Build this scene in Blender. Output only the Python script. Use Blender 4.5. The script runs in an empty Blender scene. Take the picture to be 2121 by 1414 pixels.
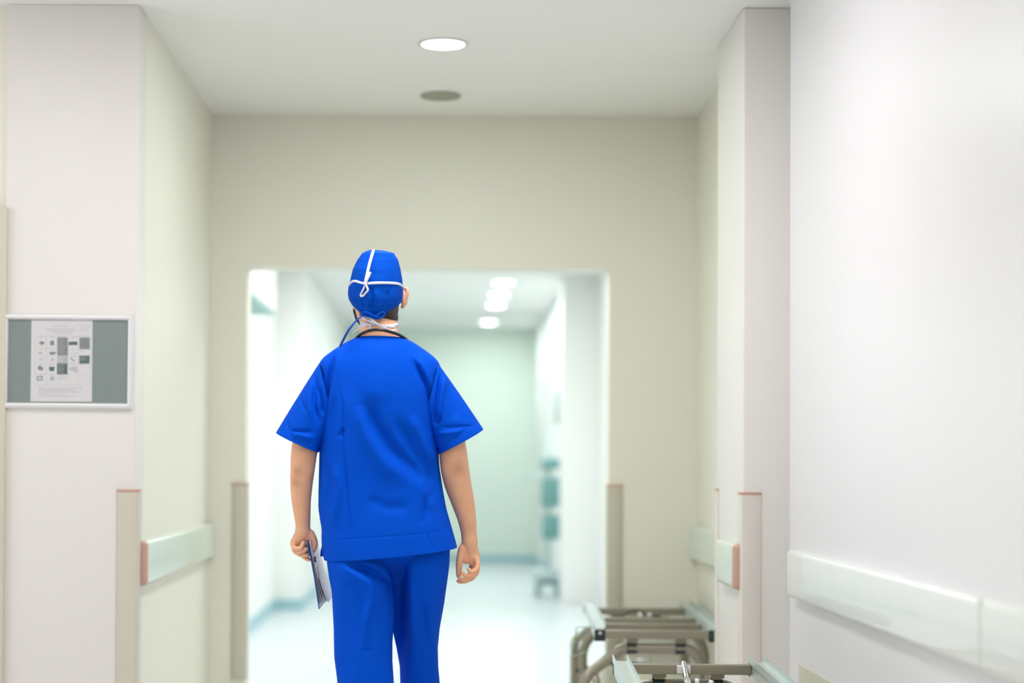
import bpy, bmesh, math, random
from mathutils import Vector, Matrix, noise
R = math.radians
random.seed(4)
scene = bpy.context.scene
C = scene.collection

# ------------------------------------------------------------------ camera, world, exposure
F = 3700.0; W = 2121.0; H = 1414.0
PITCH, ROLL = R(1.1), R(-0.27)
SHX, SHY = 140.5 / W, 179.0 / W
CAM = Vector((0, 0, 1.2))
cam_d = bpy.data.cameras.new('camera'); cam = bpy.data.objects.new('camera', cam_d); C.objects.link(cam)
cam_d.sensor_width = 36; cam_d.lens = F / W * 36; cam_d.shift_x = SHX; cam_d.shift_y = SHY
cam_d.clip_start = 0.05; cam_d.clip_end = 100
CROT = Matrix.Rotation(R(90) + PITCH, 3, 'X') @ Matrix.Rotation(-ROLL, 3, 'Z')
cam.matrix_world = Matrix.Translation(CAM) @ CROT.to_4x4()
cam_d.dof.use_dof = True; cam_d.dof.focus_distance = 5.5; cam_d.dof.aperture_fstop = 1.25
scene.camera = cam
scene.view_settings.view_transform = 'Standard'; scene.view_settings.look = 'None'
scene.view_settings.gamma = 1.0; scene.view_settings.use_curve_mapping = False
scene.view_settings.exposure = 0.16

world = bpy.data.worlds.new('world'); scene.world = world; world.use_nodes = True
bg = world.node_tree.nodes['Background']; # watts per lamp, one value per colour channel
LW = dict(sky=(1.9, 1.9, 2.1), lobby=(22, 21.5, 20), nearl=(3.6, 3.5, 3.4), nearr=(23, 21.5, 21.5), sect=(9.6, 11.0, 10.4), inner=(27, 27, 27), far=(13.5, 14.5, 14.5))
bg.inputs[0].default_value = LW['sky'] + (1,); bg.inputs[1].default_value = 1.0

def area(name, loc, rot, size, rgb, size_y=None, shape=None, spread=None):
    d = bpy.data.lights.new(name, 'AREA'); d.energy = max(rgb + (1e-6,)); d.color = tuple(c_ / d.energy for c_ in rgb); d.size = size
    if shape: d.shape = shape
    if size_y: d.shape = 'RECTANGLE'; d.size_y = size_y
    if spread: d.spread = spread
    o = bpy.data.objects.new(name, d); C.objects.link(o); o.location = loc; o.rotation_euler = rot
    return o
portal = area('window_portal', (-3.23, 4.95, 1.65), (0, R(-90), 0), 1.9, (1, 1, 1), 1.9); portal.data.cycles.is_portal = True

def at(px, py, Y):
    """world point at depth Y seen at pixel (px, py)"""
    v = Vector(((px - W / 2 + SHX * W) / F, -(py - H / 2 - SHY * W) / F, -1.0))
    d = CROT @ v
    return CAM + d * (Y / d.y)

# ------------------------------------------------------------------ materials
def srgb(r, g, b):
    f = lambda c: (c / 255 / 12.92) if c / 255 <= 0.04045 else ((c / 255 + 0.055) / 1.055) ** 2.4
    return (f(r), f(g), f(b), 1)
def mat(name, col, rough=0.6, metal=0.0, noise_amt=0.03, nscale=6.0, bump=0.0, bscale=200.0, emit=0, spec=0.5, sheen=0, sss=0, coat=0):
    m = bpy.data.materials.new(name); m.use_nodes = True
    nt = m.node_tree; b = nt.nodes['Principled BSDF']
    b.inputs['Roughness'].default_value = rough; b.inputs['Metallic'].default_value = metal
    b.inputs['Specular IOR Level'].default_value = spec
    if sheen: b.inputs['Sheen Weight'].default_value = sheen
    if coat: b.inputs['Coat Weight'].default_value = coat
    if sss:
        b.inputs['Subsurface Weight'].default_value = sss; b.inputs['Subsurface Scale'].default_value = 0.01
    tc = nt.nodes.new('ShaderNodeTexCoord')
    n = nt.nodes.new('ShaderNodeTexNoise'); n.inputs['Scale'].default_value = nscale; n.inputs['Detail'].default_value = 4
    nt.links.new(tc.outputs['Object'], n.inputs['Vector'])
    mx = nt.nodes.new('ShaderNodeMix'); mx.data_type = 'RGBA'
    mx.inputs[6].default_value = tuple(c * (1 - noise_amt) for c in col[:3]) + (1,)
    mx.inputs[7].default_value = tuple(min(1, c * (1 + noise_amt)) for c in col[:3]) + (1,)
    nt.links.new(n.outputs['Fac'], mx.inputs[0]); nt.links.new(mx.outputs[2], b.inputs['Base Color'])
    if bump:
        n2 = nt.nodes.new('ShaderNodeTexNoise'); n2.inputs['Scale'].default_value = bscale; n2.inputs['Detail'].default_value = 3
        nt.links.new(tc.outputs['Object'], n2.inputs['Vector'])
        bp = nt.nodes.new('ShaderNodeBump'); bp.inputs['Strength'].default_value = bump; bp.inputs['Distance'].default_value = 0.002
        nt.links.new(n2.outputs['Fac'], bp.inputs['Height']); nt.links.new(bp.outputs['Normal'], b.inputs['Normal'])
    if emit:
        b.inputs['Emission Color'].default_value = col; b.inputs['Emission Strength'].default_value = emit
    return m
M = {
 'wall': mat('wall_paint', (0.84, 0.82, 0.725, 1), 0.55, noise_amt=0.012, nscale=1.5, bump=0.05, bscale=300),
 'wall_n': mat('lobby_wall_light_tint', (0.80, 0.78, 0.745, 1), 0.5, noise_amt=0.012, nscale=1.5, bump=0.05, bscale=300),  # wall colour with less yellow, tinting in the more neutral lobby light
 'wall_r': mat('wall_panel_white', (0.86, 0.86, 0.89, 1), 0.35, noise_amt=0.01, nscale=1.5),
 'wall_in': mat('corridor_paint', (0.87, 0.89, 0.86, 1), 0.5, noise_amt=0.012, nscale=1.5),
 'wall_end': mat('end_wall_green_paint', (0.73, 0.83, 0.745, 1), 0.5, noise_amt=0.012, nscale=1.5),
 'ceil': mat('ceiling_paint', (0.90, 0.90, 0.87, 1), 0.7, noise_amt=0.01, nscale=1.5),
 'floor': mat('floor_vinyl', (0.60, 0.66, 0.68, 1), 0.28, noise_amt=0.05, nscale=3.0),
 'floor_l': mat('lobby_floor_bounce', (0.84, 0.83, 0.80, 1), 0.4, noise_amt=0.04, nscale=3.0),  # unseen lobby floor, made paler than the corridor's to bounce light upward
 'base': mat('baseboard_vinyl', (0.33, 0.55, 0.60, 1), 0.35),
 'guard': mat('guard_vinyl', (0.63, 0.595, 0.49, 1), 0.45, noise_amt=0.02, nscale=4),
 'guard_l': mat('guard_vinyl_light', (0.76, 0.72, 0.66, 1), 0.45, noise_amt=0.02, nscale=4),
 'rail': mat('rail_vinyl', (0.70, 0.79, 0.70, 1), 0.25, noise_amt=0.01, nscale=4, coat=0.3),
 'pink': mat('end_cap_salmon', (0.58, 0.36, 0.28, 1), 0.45, noise_amt=0.02),
 'alu': mat('aluminium_frame', (0.80, 0.80, 0.81, 1), 0.38, 0.35, noise_amt=0.01),
 'pinboard': mat('board_grey_felt', (0.22, 0.27, 0.265, 1), 0.4, noise_amt=0.06, nscale=30),
 'paper': mat('paper', (0.66, 0.66, 0.67, 1), 0.5, noise_amt=0.01),
 'print_d': mat('print_dark', (0.10, 0.14, 0.15, 1), 0.6),
 'print_m': mat('print_grey', (0.22, 0.24, 0.24, 1), 0.6),
 'print_l': mat('print_light', (0.48, 0.49, 0.50, 1), 0.6, noise_amt=0.05, nscale=300),
 'blue': mat('scrub_cotton', (0.0, 0.080, 0.65, 1), 0.75, noise_amt=0.05, nscale=12, bump=0.12, bscale=1400, spec=0.06, sheen=0.0),
 'blue_cap': mat('cap_cotton', (0.0, 0.070, 0.50, 1), 0.75, noise_amt=0.05, nscale=20, bump=0.12, bscale=1400, spec=0.06, sheen=0.0),
 'blue_d': mat('cap_tie_cotton', (0.0, 0.05, 0.36, 1), 0.8),
 'white_tie': mat('ribbon_white', (0.74, 0.75, 0.83, 1), 0.7, bump=0.2, bscale=900),
 'hair': mat('hair_brown', (0.035, 0.024, 0.017, 1), 0.5, noise_amt=0.5, nscale=160, bump=0.6, bscale=500),
 'rubber': mat('rubber_black', (0.010, 0.011, 0.012, 1), 0.25),
 'plastic_k': mat('plastic_dark', (0.012, 0.03, 0.028, 1), 0.4),
 'steel': mat('bed_paint_metallic', (0.30, 0.275, 0.215, 1), 0.38, 0.45, noise_amt=0.03, nscale=12),
 'zinc': mat('galvanised_steel', (0.62, 0.70, 0.68, 1), 0.35, 0.6, noise_amt=0.08, nscale=25),
 'chrome': mat('chrome', (0.75, 0.77, 0.82, 1), 0.14, 1.0, noise_amt=0.01),
 'board': mat('clipboard_blue', (0.01, 0.12, 0.50, 1), 0.3),
 'sheet': mat('sheet_white', (0.90, 0.89, 0.92, 1), 0.6),
 'penm': mat('pen_barrel', (0.55, 0.53, 0.50, 1), 0.3),
 'penk': mat('pen_cap', (0.01, 0.012, 0.03, 1), 0.3),
 'shoe': mat('clog_white', (0.75, 0.75, 0.75, 1), 0.4),
 'mask': mat('mask_paper', (0.5, 0.68, 0.8, 1), 0.8),
 'cable': mat('cable_green_grey', (0.45, 0.62, 0.58, 1), 0.4),
 'teal': mat('cart_teal', (0.16, 0.36, 0.35, 1), 0.4),
 'cart': mat('cart_grey', (0.50, 0.62, 0.62, 1), 0.4),
 'brown': mat('door_edge_brown', (0.05, 0.035, 0.025, 1), 0.5),
 'screen': mat('monitor_screen', (0.05, 0.04, 0.06, 1), 0.2),
 'vent': mat('fixture_grey', (0.37, 0.385, 0.30, 1), 0.6),
 'lamp': mat('lamp_diffuser', (0.95, 1.0, 0.97, 1), 0.4, emit=9.0, noise_amt=0),
 'lamp_p': mat('lamp_panel', (0.95, 1.0, 0.97, 1), 0.4, emit=1.0, noise_amt=0),
 'lamp_in': mat('lamp_diffuser_far', (0.95, 1.0, 0.97, 1), 0.4, emit=12.0, noise_amt=0),
 'white_m': mat('white_plastic', (0.82, 0.83, 0.80, 1), 0.4),
 'eye': mat('eye_white', (0.8, 0.8, 0.8, 1), 0.2),
}
def skin_material(elbows):
    m = mat('skin', (0.88, 0.48, 0.29, 1), 0.5, noise_amt=0.10, nscale=25, bump=0.15, bscale=300, sss=0.06)
    nt = m.node_tree; b = nt.nodes['Principled BSDF']
    src = b.inputs['Base Color'].links[0].from_socket
    tc = [n for n in nt.nodes if n.type == 'TEX_COORD'][0]
    for p, r in elbows:
        vm = nt.nodes.new('ShaderNodeVectorMath'); vm.operation = 'DISTANCE'; vm.inputs[1].default_value = p
        nt.links.new(tc.outputs['Object'], vm.inputs[0])
        mr = nt.nodes.new('ShaderNodeMapRange'); mr.inputs[1].default_value = 0; mr.inputs[2].default_value = r
        mr.inputs[3].default_value = 0.42; mr.inputs[4].default_value = 0
        nt.links.new(vm.outputs['Value'], mr.inputs[0])
        mx = nt.nodes.new('ShaderNodeMix'); mx.data_type = 'RGBA'
        nt.links.new(mr.outputs[0], mx.inputs[0]); nt.links.new(src, mx.inputs[6]); mx.inputs[7].default_value = (0.30, 0.115, 0.055, 1)
        src = mx.outputs[2]
    nt.links.new(src, b.inputs['Base Color'])
    return m

# ------------------------------------------------------------------ mesh helpers
def link(name, me, m=None, parent=None, smooth=False):
    o = bpy.data.objects.new(name, me); C.objects.link(o)
    for mm in (m if isinstance(m, (list, tuple)) else [m]):
        if mm: me.materials.append(mm)
    if parent: o.parent = parent
    if smooth:
        for p in me.polygons: p.use_smooth = True
    return o
class MB:
    def __init__(s): s.v = []; s.f = []; s.mi = []
    def add(s, v, f, mi=0):
        k = len(s.v); s.v += [tuple(p) for p in v]; s.f += [tuple(i + k for i in q) for q in f]; s.mi += [mi] * len(f); return s
    def box(s, x0, y0, z0, x1, y1, z1, mi=0, mtx=None):
        v = [Vector((x, y, z)) for z in (z0, z1) for x, y in ((x0, y0), (x1, y0), (x1, y1), (x0, y1))]
        if mtx: v = [mtx @ p for p in v]
        return s.add(v, [(3, 2, 1, 0), (4, 5, 6, 7), (0, 1, 5, 4), (1, 2, 6, 5), (2, 3, 7, 6), (3, 0, 4, 7)], mi)
    def rings(s, rs, cap=True, mi=0):
        n = len(rs[0]); v = [p for r in rs for p in r]; f = []
        for i in range(len(rs) - 1):
            for j in range(n):
                a = i * n + j; b = i * n + (j + 1) % n
                f.append((a, b, b + n, a + n))
        if cap: f += [tuple(reversed(range(n))), tuple((len(rs) - 1) * n + j for j in range(n))]
        return s.add(v, f, mi)
    def tube(s, pts, r, n=12, flat=None, up=None, mi=0, cap=True):
        """tube along a path; r float or list; flat=(a,b) multiplies the two radii"""
        pts = [Vector(p) for p in pts]; rs = r if isinstance(r, (list, tuple)) else [r] * len(pts)
        out = []; ref = Vector(up) if up else None
        for i, p in enumerate(pts):
            t = (pts[min(i + 1, len(pts) - 1)] - pts[max(i - 1, 0)]).normalized()
            if ref is None: ref = Vector((0, 0, 1)) if abs(t.z) < 0.9 else Vector((0, 1, 0))
            u = (ref - t * ref.dot(t))
            u = u.normalized() if u.length > 1e-6 else t.orthogonal().normalized()
            w = t.cross(u); ref = u if not up else ref
            a, b = flat if flat else (1, 1)
            out.append([p + u * math.cos(2 * math.pi * k / n) * rs[i] * a + w * math.sin(2 * math.pi * k / n) * rs[i] * b for k in range(n)])
        return s.rings(out, cap, mi)
    def cap_tube(s, pts, r, n=16, flat=None, up=None, mi=0):
        """rounded-end tapered limb"""
        pts = [Vector(p) for p in pts]; rs = list(r) if isinstance(r, (list, tuple)) else [r] * len(pts)
        pts, rs = smooth_path(pts, rs, 5)
        t0 = (pts[0] - pts[1]).normalized(); t1 = (pts[-1] - pts[-2]).normalized()
        A = []; RA = []; B = []; RB = []
        for k in (0.12, 0.35, 0.6, 0.85):
            A.append(pts[0] + t0 * rs[0] * math.sqrt(1 - k * k)); RA.append(rs[0] * k)
            B.append(pts[-1] + t1 * rs[-1] * math.sqrt(1 - k * k)); RB.append(rs[-1] * k)
        return s.tube(A + pts + B[::-1], RA + rs + RB[::-1], n, flat, up, mi)
    def sphere(s, c, rad, n=16, m=10, mi=0, rot=None):
        c = Vector(c); rs = []
        for i in range(m + 1):
            ph = math.pi * (0.02 + 0.96 * i / m)
            ring = []
            for j in range(n):
                th = 2 * math.pi * j / n
                p = Vector((rad[0] * math.sin(ph) * math.cos(th), rad[1] * math.sin(ph) * math.sin(th), -rad[2] * math.cos(ph)))
                if rot: p = rot @ p
                ring.append(c + p)
            rs.append(ring)
        return s.rings(rs, True, mi)
    def prism(s, poly, z0, z1, mi=0, fn=None):
        fn = fn or (lambda a, b, c: (a, b, c))
        return s.rings([[fn(x, y, z0) for x, y in poly], [fn(x, y, z1) for x, y in poly]], True, mi)
    def build(s, name, m, parent=None, smooth=False, bevel=0, fix=True):
        me = bpy.data.meshes.new(name); me.from_pydata(s.v, [], s.f); me.update()
        o = link(name, me, m, parent, smooth)
        for i, p in enumerate(me.polygons): p.material_index = s.mi[i]
        if fix or bevel:
            bm = bmesh.new(); bm.from_mesh(me)
            bmesh.ops.recalc_face_normals(bm, faces=bm.faces)
            if bevel:
                bmesh.ops.bevel(bm, geom=[e for e in bm.edges if len(e.link_faces) == 2 and e.calc_face_angle() > 0.5], offset=bevel, segments=3, affect='EDGES', profile=0.5)
            bm.to_mesh(me); bm.free()
        if bevel or smooth == 'auto':
            for p in me.polygons: p.use_smooth = True
            try: me.set_sharp_from_angle(angle=R(50))
            except Exception: pass
        return o
def catmull(P, k):
    out = []
    n = len(P)
    for i in range(n - 1):
        a, b, c, d = P[max(i - 1, 0)], P[i], P[i + 1], P[min(i + 2, n - 1)]
        for j in range(k):
            t = j / k
            out.append(0.5 * ((2 * b) + (c - a) * t + (2 * a - 5 * b + 4 * c - d) * t * t + (3 * b - a - 3 * c + d) * t ** 3))
    out.append(P[-1]); return out
def smooth_path(pts, rs, k):
    Q = catmull([Vector((*p, r)) if False else (Vector(p)) for p, r in zip(pts, rs)], k)
    RR = catmull([float(r) for r in rs], k)
    return Q, [max(1e-4, r) for r in RR]
def table(T, y):
    if y <= T[0][0]: return T[0][1]
    for (a, p), (b, q) in zip(T, T[1:]):
        if y <= b:
            t = (y - a) / (b - a); return p + (q - p) * t
    return T[-1][1]
def thing(name, label, cat, loc=(0, 0, 0), rz=0, group=None):
    o = bpy.data.objects.new(name, None); C.objects.link(o); o.empty_display_size = 0.1
    o.location = loc; o.rotation_euler = (0, 0, rz); tag(o, label, cat, group); return o
def tag(o, label, cat, group=None):
    o['label'] = label; o['category'] = cat
    if group: o['group'] = group
    return o
def struct(o): o['kind'] = 'structure'; return o
def sbox(name, b, m, bevel=0, parent=None):
    o = MB().box(*b).build(name, m, parent, bevel=bevel)
    return o if parent else struct(o)
def bake(o):
    dg = bpy.context.evaluated_depsgraph_get()
    me = bpy.data.meshes.new_from_object(o.evaluated_get(dg), depsgraph=dg)
    old = o.data; o.modifiers.clear(); o.data = me; bpy.data.meshes.remove(old)
    for p in me.polygons: p.use_smooth = True

# ------------------------------------------------------------------ the building
ZC = 2.80
YN, YB, YE = 6.24, 8.22, 21.5           # near corner, doorway wall, corridor end
XL, XR, XP, XW = -1.078, 1.160, 1.045, 1.207   # left wall, recess wall, pier face, lobby right wall
struct(MB().box(-3.4, -2.7, -0.1, 1.9, YB + 0.09, 0.0).build('floor', M['floor_l']))
struct(MB().box(-3.4, YB + 0.09, -0.1, 1.9, 21.7, 0.0).build('floor_corridor', M['floor']))
struct(MB().box(-3.4, -2.7, ZC, 1.9, 21.7, ZC + 0.1).build('ceiling', M['ceil']))
sbox('wall_front', (-1.54, YN, 0, XL, YN + 0.16, ZC), M['wall_n'], 0.004)       # frontal wall at the left, holds the poster frame
sbox('wall_front', (-3.2, YN + 0.02, 2.08, -1.54, YN + 0.16, ZC), M['wall'])
sbox('wall_front', (-3.2, YN + 0.0, 0, -2.62, YN + 0.16, 2.08), M['wall'])
sbox('wall_left', (XL - 0.16, YN + 0.16, 0, XL, YB, ZC), M['wall'])
DX0, DX1, DZ = -0.912, 0.760, 2.097
o = struct(MB().prism([(-1.6, 0), (DX0, 0), (DX0, DZ), (DX1, DZ), (DX1, 0), (1.6, 0), (1.6, ZC), (-1.6, ZC)], YB, YB + 0.18, fn=lambda a, b, c: (a, c, b)).build('wall_doorway', M['wall']))
sbox('wall_recess', (XR, YN + 0.63, 0, XR + 0.15, YB, ZC), M['wall'])
sbox('wall_pier', (XP, YN, 0, XW + 0.10, YN + 0.60, ZC), M['wall_n'], 0.007)
sbox('wall_right', (XW, -2.5, 0, XW + 0.12, YN, ZC), M['wall_r'])
sbox('wall_back', (-3.3, -2.6, 0, 1.4, -2.5, ZC), M['wall'])
# lobby left wall with its window
sbox('wall_lobby', (-3.3, -2.5, 0, -3.2, 4.0, ZC), M['wall'])
sbox('wall_lobby', (-3.3, 5.9, 0, -3.2, YN + 0.2, ZC), M['wall'])
sbox('wall_lobby', (-3.3, 4.0, 0, -3.2, 5.9, 0.7), M['wall'])
sbox('wall_lobby', (-3.3, 4.0, 2.6, -3.2, 5.9, ZC), M['wall'])
wn = struct(MB().box(-3.28, 4.0, 0.7, -3.22, 4.05, 2.6).box(-3.28, 5.85, 0.7, -3.22, 5.9, 2.6).box(-3.28, 4.05, 0.7, -3.22, 5.85, 0.75)
            .box(-3.28, 4.05, 2.55, -3.22, 5.85, 2.6).box(-3.27, 4.93, 0.75, -3.23, 4.97, 2.55).build('window_1', M['white_m']))
MB().box(-3.30, 3.95, 0.66, -3.12, 5.95, 0.70).build('window_sill', M['white_m'], wn)
# corridor beyond the doorway
XIL, XIR = -1.372, 1.325
sbox('wall_corridor_left', (XIL - 0.1, YB + 0.18, 0, XIL, 14.5, ZC), M['wall_in'])
sbox('wall_corridor_left', (XIL - 0.1, 14.5, 0, -1.157, YE, ZC), M['wall_in'], 0.004)
sbox('wall_corridor_right', (XIR, YB + 0.18, 0, XIR + 0.1, 15.3, ZC), M['wall_in'])
sbox('wall_corridor_right', (1.01, 15.3, 0, XIR + 0.1, 15.62, ZC), M['wall_in'], 0.004)
sbox('wall_corridor_right', (1.10, 15.62, 0, XIR + 0.1, YE, ZC), M['wall_in'])
sbox('wall_end', (-1.5, YE, 0, 1.5, YE + 0.1, ZC), M['wall_end'])
for b in ((-1.157, YE - 0.014, 1.10, YE), (XIL, YB + 0.2, XIL + 0.014, 14.486), (XIL + 0.014, 14.486, -1.143, 14.5), (-1.157, 14.5, -1.143, YE - 0.014),
           (1.086, 15.62, 1.10, YE - 0.014)):
    struct(MB().box(b[0], b[1], 0, b[2], b[3], 0.085).build('baseboard_corridor', M['base']))
struct(MB().box(-1.54, YN - 0.012, 0, XL + 0.012, YN, 0.10).box(XL, YN, 0, XL + 0.012, YB, 0.10).build('baseboard_left', M['base']))
struct(MB().box(XL + 0.012, YB - 0.012, 0, DX0, YB, 0.10).build('baseboard_doorway', M['base']))
struct(MB().box(DX1, YB - 0.012, 0, XR, YB, 0.10).build('baseboard_doorway', M['base']))
struct(MB().box(XP, YN - 0.012, 0, XW - 0.05, YN, 0.10).build('baseboard_right', M['base']))
# closed door at the left end of the frontal wall: beige frame, leaf with a dark edge
fr = struct(MB().box(-1.578, YN - 0.018, 0, -1.530, YN + 0.15, 2.083).box(-2.62, YN - 0.018, 0, -2.572, YN + 0.15, 2.083)
            .box(-2.572, YN - 0.018, 2.035, -1.578, YN + 0.15, 2.083).build('trim_1', M['guard'], bevel=0.004))
dr = struct(MB().box(-2.56, YN + 0.03, 0.01, -1.585, YN + 0.07, 2.03).build('door_1', M['wall_in']))
MB().box(-1.584, YN + 0.0, 1.80, -1.579, YN + 0.028, 1.95).build('hinge', M['brown'], dr)
MB().cap_tube([(-2.47, YN + 0.03, 1.0), (-2.47, YN - 0.03, 1.0), (-2.35, YN - 0.03, 1.0)], 0.009).build('handle', M['chrome'], dr, True)
# cladding panel on the right wall
XC = 1.168
pn = struct(MB().box(XC, -2.3, 0.10, XW, 6.03, ZC - 0.0).build('wall_right_cladding', M['wall_r'], bevel=0.003))
MB().box(XC - 0.004, -2.2, 0.12, XC, 5.86, 0.545).build('kick_plate', M['guard'], pn)

# corner guards: L profile with rounded nose, salmon cap
def guard(cx, cy, du, dv, z0, z1, label, leg=0.062, legv=None, t=0.012, gm='guard'):
    legv = legv or leg
    root = thing('corner_guard', label, 'corner guard', (cx, cy, z0))
    def prof(g):
        T = t + g; r = T * 0.9
        P = [(leg + g, 0), (leg + g, -T * 0.45), (leg - 0.006, -T)]
        P += [(-T + r - r * math.sin(a), -T + r - r * math.cos(a)) for a in [R(x) for x in (0, 18, 36, 54, 72, 90)]]
        P += [(-T, legv - 0.006), (-T * 0.45, legv + g), (0, legv + g), (0, 0)]
        return [(x * du, y * dv) for x, y in P]
    MB().prism(prof(0), 0, z1 - z0 - 0.009).build('guard_profile', M[gm], root, 'auto')
    MB().prism(prof(0.0012), z1 - z0 - 0.009, z1 - z0).build('end_cap', M['pink'], root, 'auto')['label'] = 'thin salmon end cap'
    return root
guard(XL, YN, -1, 1, 0.10, 1.100, 'beige corner guard on the near left wall corner below the poster frame')
guard(DX0, YB, -1, 1, 0.20, 1.100, 'beige corner guard on the left side of the doorway')
guard(DX1, YB, 1, 1, 0.20, 1.100, 'beige corner guard on the right side of the doorway, behind the bed frames')
guard(XP, YN, 1, 1, 0.10, 1.100, 'pale corner guard on the near edge of the right pier, facing the camera', t=0.009, gm='guard_l')
guard(XP, YN + 0.60, 1, -1, 0.10, 1.105, 'thin edge of the corner guard on the far edge of the right pier', legv=0.05, t=0.008, gm='guard_l')

# bumper rails
def rail(x, side, y0, y1, label, cap_near=True, cap_far=False, t=0.030, z0=0.760, z1=0.917):
    """side=+1: wall is at +x of the face"""
    root = thing('bumper_rail', label, 'bumper rail', (x, y0, z0))
    h = z1 - z0; r = 0.016
    def prof(g, rr=r):
        P = [(0, 0 - g)]
        P += [(t + g - rr + rr * math.sin(a), -g + rr - rr * math.cos(a)) for a in [R(k) for k in range(0, 91, 15)]]
        P += [(t + g - rr + rr * math.cos(a), h + g - rr + rr * math.sin(a)) for a in [R(k) for k in range(0, 91, 15)]]
        P += [(0, h + g)]
        return [(-side * a, b) for a, b in P]
    c0 = 0.035 if cap_near else 0; c1 = 0.035 if cap_far else 0
    fn = lambda a, b, c: (a, c, b)
    MB().prism(prof(0), c0, y1 - y0 - c1, fn=fn).build('rail_cover', M['rail'], root, 'auto')
    for flag, ya, yb in ((cap_near, c0, 0.0), (cap_far, y1 - y0 - c1, y1 - y0)):
        if flag:
            rs = []
            for k in range(7):
                a = k / 6 * math.pi / 2; yy = ya + (yb - ya) * math.sin(a) ; sc = 0.0012 - 0.012 * (1 - math.cos(a)) ** 2
                rs.append([(px_ * (1 - 0.35 * (1 - math.cos(a)) ** 2), yy, pz) for px_, pz in prof(sc)])
            MB().rings(rs).build('end_cap', M['pink'], root, 'auto')['label'] = 'salmon pink end cap'
    return root
rail(XL, -1, YN + 0.066, YB, 'pale green bumper rail along the left wall, salmon end cap beside the corner guard')
rail(XP, 1, YN + 0.015, YN + 0.42, 'short pale bumper rail with a pink end cap on the side of the right pier')
rail(XR, 1, YN + 0.64, YB, 'pale green bumper rail on the recessed wall behind the right pier', cap_near=False)
rr_ = rail(XC, 1, -2.2, 5.92, 'long white bumper rail running along the near right wall', cap_near=False)
for ch in rr_.children: ch.data.materials.clear(); ch.data.materials.append(mat('rail_white', (0.78, 0.82, 0.80, 1), 0.28, coat=0.3))
MB().box(-0.0325, 3.79 + 2.2, 0.002, -0.0, 3.80 + 2.2, 0.155).build('joint_cover', M['rail'], rr_)

# ceiling lamps
def disc(mb, r, z0, z1, n=40, mi=0):
    return mb.rings([[(r * math.cos(2 * math.pi * k / n), r * math.sin(2 * math.pi * k / n), z) for k in range(n)] for z in (z0, z1)], True, mi)
def ringm(mb, r0, r1, z0, z1, n=40):
    rs = []
    for r, z in ((r0, z1), (r0, z0), (r1, z0), (r1, z1)):
        rs.append([(r * math.cos(2 * math.pi * k / n), r * math.sin(2 * math.pi * k / n), z) for k in range(n)])
    rs.append(rs[0]); return mb.rings(rs, False)
def downlight(x, y, r, rgb, label, m='lamp', group=None):
    root = thing('ceiling_downlight', label, 'ceiling lamp', (x, y, ZC), 0, group)
    ringm(MB(), r, r + 0.014, -0.006, 0.0).build('trim_ring', M['white_m'], root, True)
    disc(MB(), r, -0.004, -0.001).build('diffuser', M[m], root)
    l = area('downlight_beam', (x, y, ZC - 0.008), (0, 0, 0), r * 2, rgb, shape='DISK')
    l.parent = root; l.location = (0, 0, -0.008)
    return root
p = at(918, 90, 6.8); k = (ZC - 1.2) / (p.z - 1.2)
downlight(p.x * k, 6.8 * k, 0.082, LW['sect'], 'round lit downlight in the corridor ceiling in front of the doorway')
p = at(913, 197, 7.79); k = (ZC - 1.2) / (p.z - 1.2)
un = thing('ceiling_speaker', 'round grey unlit fitting in the ceiling between the lit downlight and the doorway wall', 'ceiling fitting', (p.x * k, 7.79 * k, ZC))
ringm(MB(), 0.075, 0.088, -0.008, 0).build('trim_ring', M['vent'], un, True)
disc(MB(), 0.075, -0.004, -0.001).build('grille', M['vent'], un)
for (px, py, lab) in ((1043, 585, 'highest in the picture of the four glowing downlights beyond the doorway'),
                      (1034, 610, 'second from the top of the four glowing downlights beyond the doorway'),
                      (1027, 632, 'third from the top of the four glowing downlights beyond the doorway'),
                      (1012, 667, 'lowest and farthest of the four glowing downlights beyond the doorway')):
    p = at(px, py, 18); k = (ZC - 1.2) / (p.z - 1.2)
    downlight(p.x * k, 18 * k, 0.088, LW['far'], lab, 'lamp_in', group='glowing downlights in the corridor beyond the doorway')
def troffer(x, y, rgb, label, sx=0.55, sy=1.15, group=None):
    root = thing('ceiling_panel_light', label, 'ceiling lamp', (x, y, ZC), 0, group)
    MB().box(-sx / 2 - .02, -sy / 2 - .02, -.012, sx / 2 + .02, -sy / 2, 0).box(-sx / 2 - .02, sy / 2, -.012, sx / 2 + .02, sy / 2 + .02, 0)\
        .box(-sx / 2 - .02, -sy / 2, -.012, -sx / 2, sy / 2, 0).box(sx / 2, -sy / 2, -.012, sx / 2 + .02, sy / 2, 0).build('frame', M['white_m'], root)
    MB().box(-sx / 2, -sy / 2, -.006, sx / 2, sy / 2, -.001).build('diffuser', M['lamp_p'], root)
    l = area('panel_beam', (0, 0, -0.01), (0, 0, 0), sx, rgb, sy); l.parent = root
for y, lab in ((9.6, 'nearest the doorway'), (11.4, 'in the middle of the three'), (13.2, 'farthest from the doorway')):
    troffer(0.0, y, LW['inner'], 'added unseen white panel light inside the far corridor, ' + lab, group='added unseen panel lights beyond the doorway')  # panels added out of view to brighten the corridor
for (x, y, p_, lab) in ((-1.2, 1.2, LW['lobby'], 'white ceiling panel lamp at the back left of the lobby'), (0.2, 1.2, LW['lobby'], 'white ceiling panel lamp at the back right of the lobby'),
                        (-1.6, 5.2, LW['nearl'], 'white ceiling panel lamp in the lobby before the left frontal wall'), (-0.05, 4.95, LW['nearr'], 'white ceiling panel lamp in the lobby before the corridor mouth')):
    troffer(x, y, p_, lab, sy=0.55, group='panel lamps in the lobby ceiling')

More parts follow.
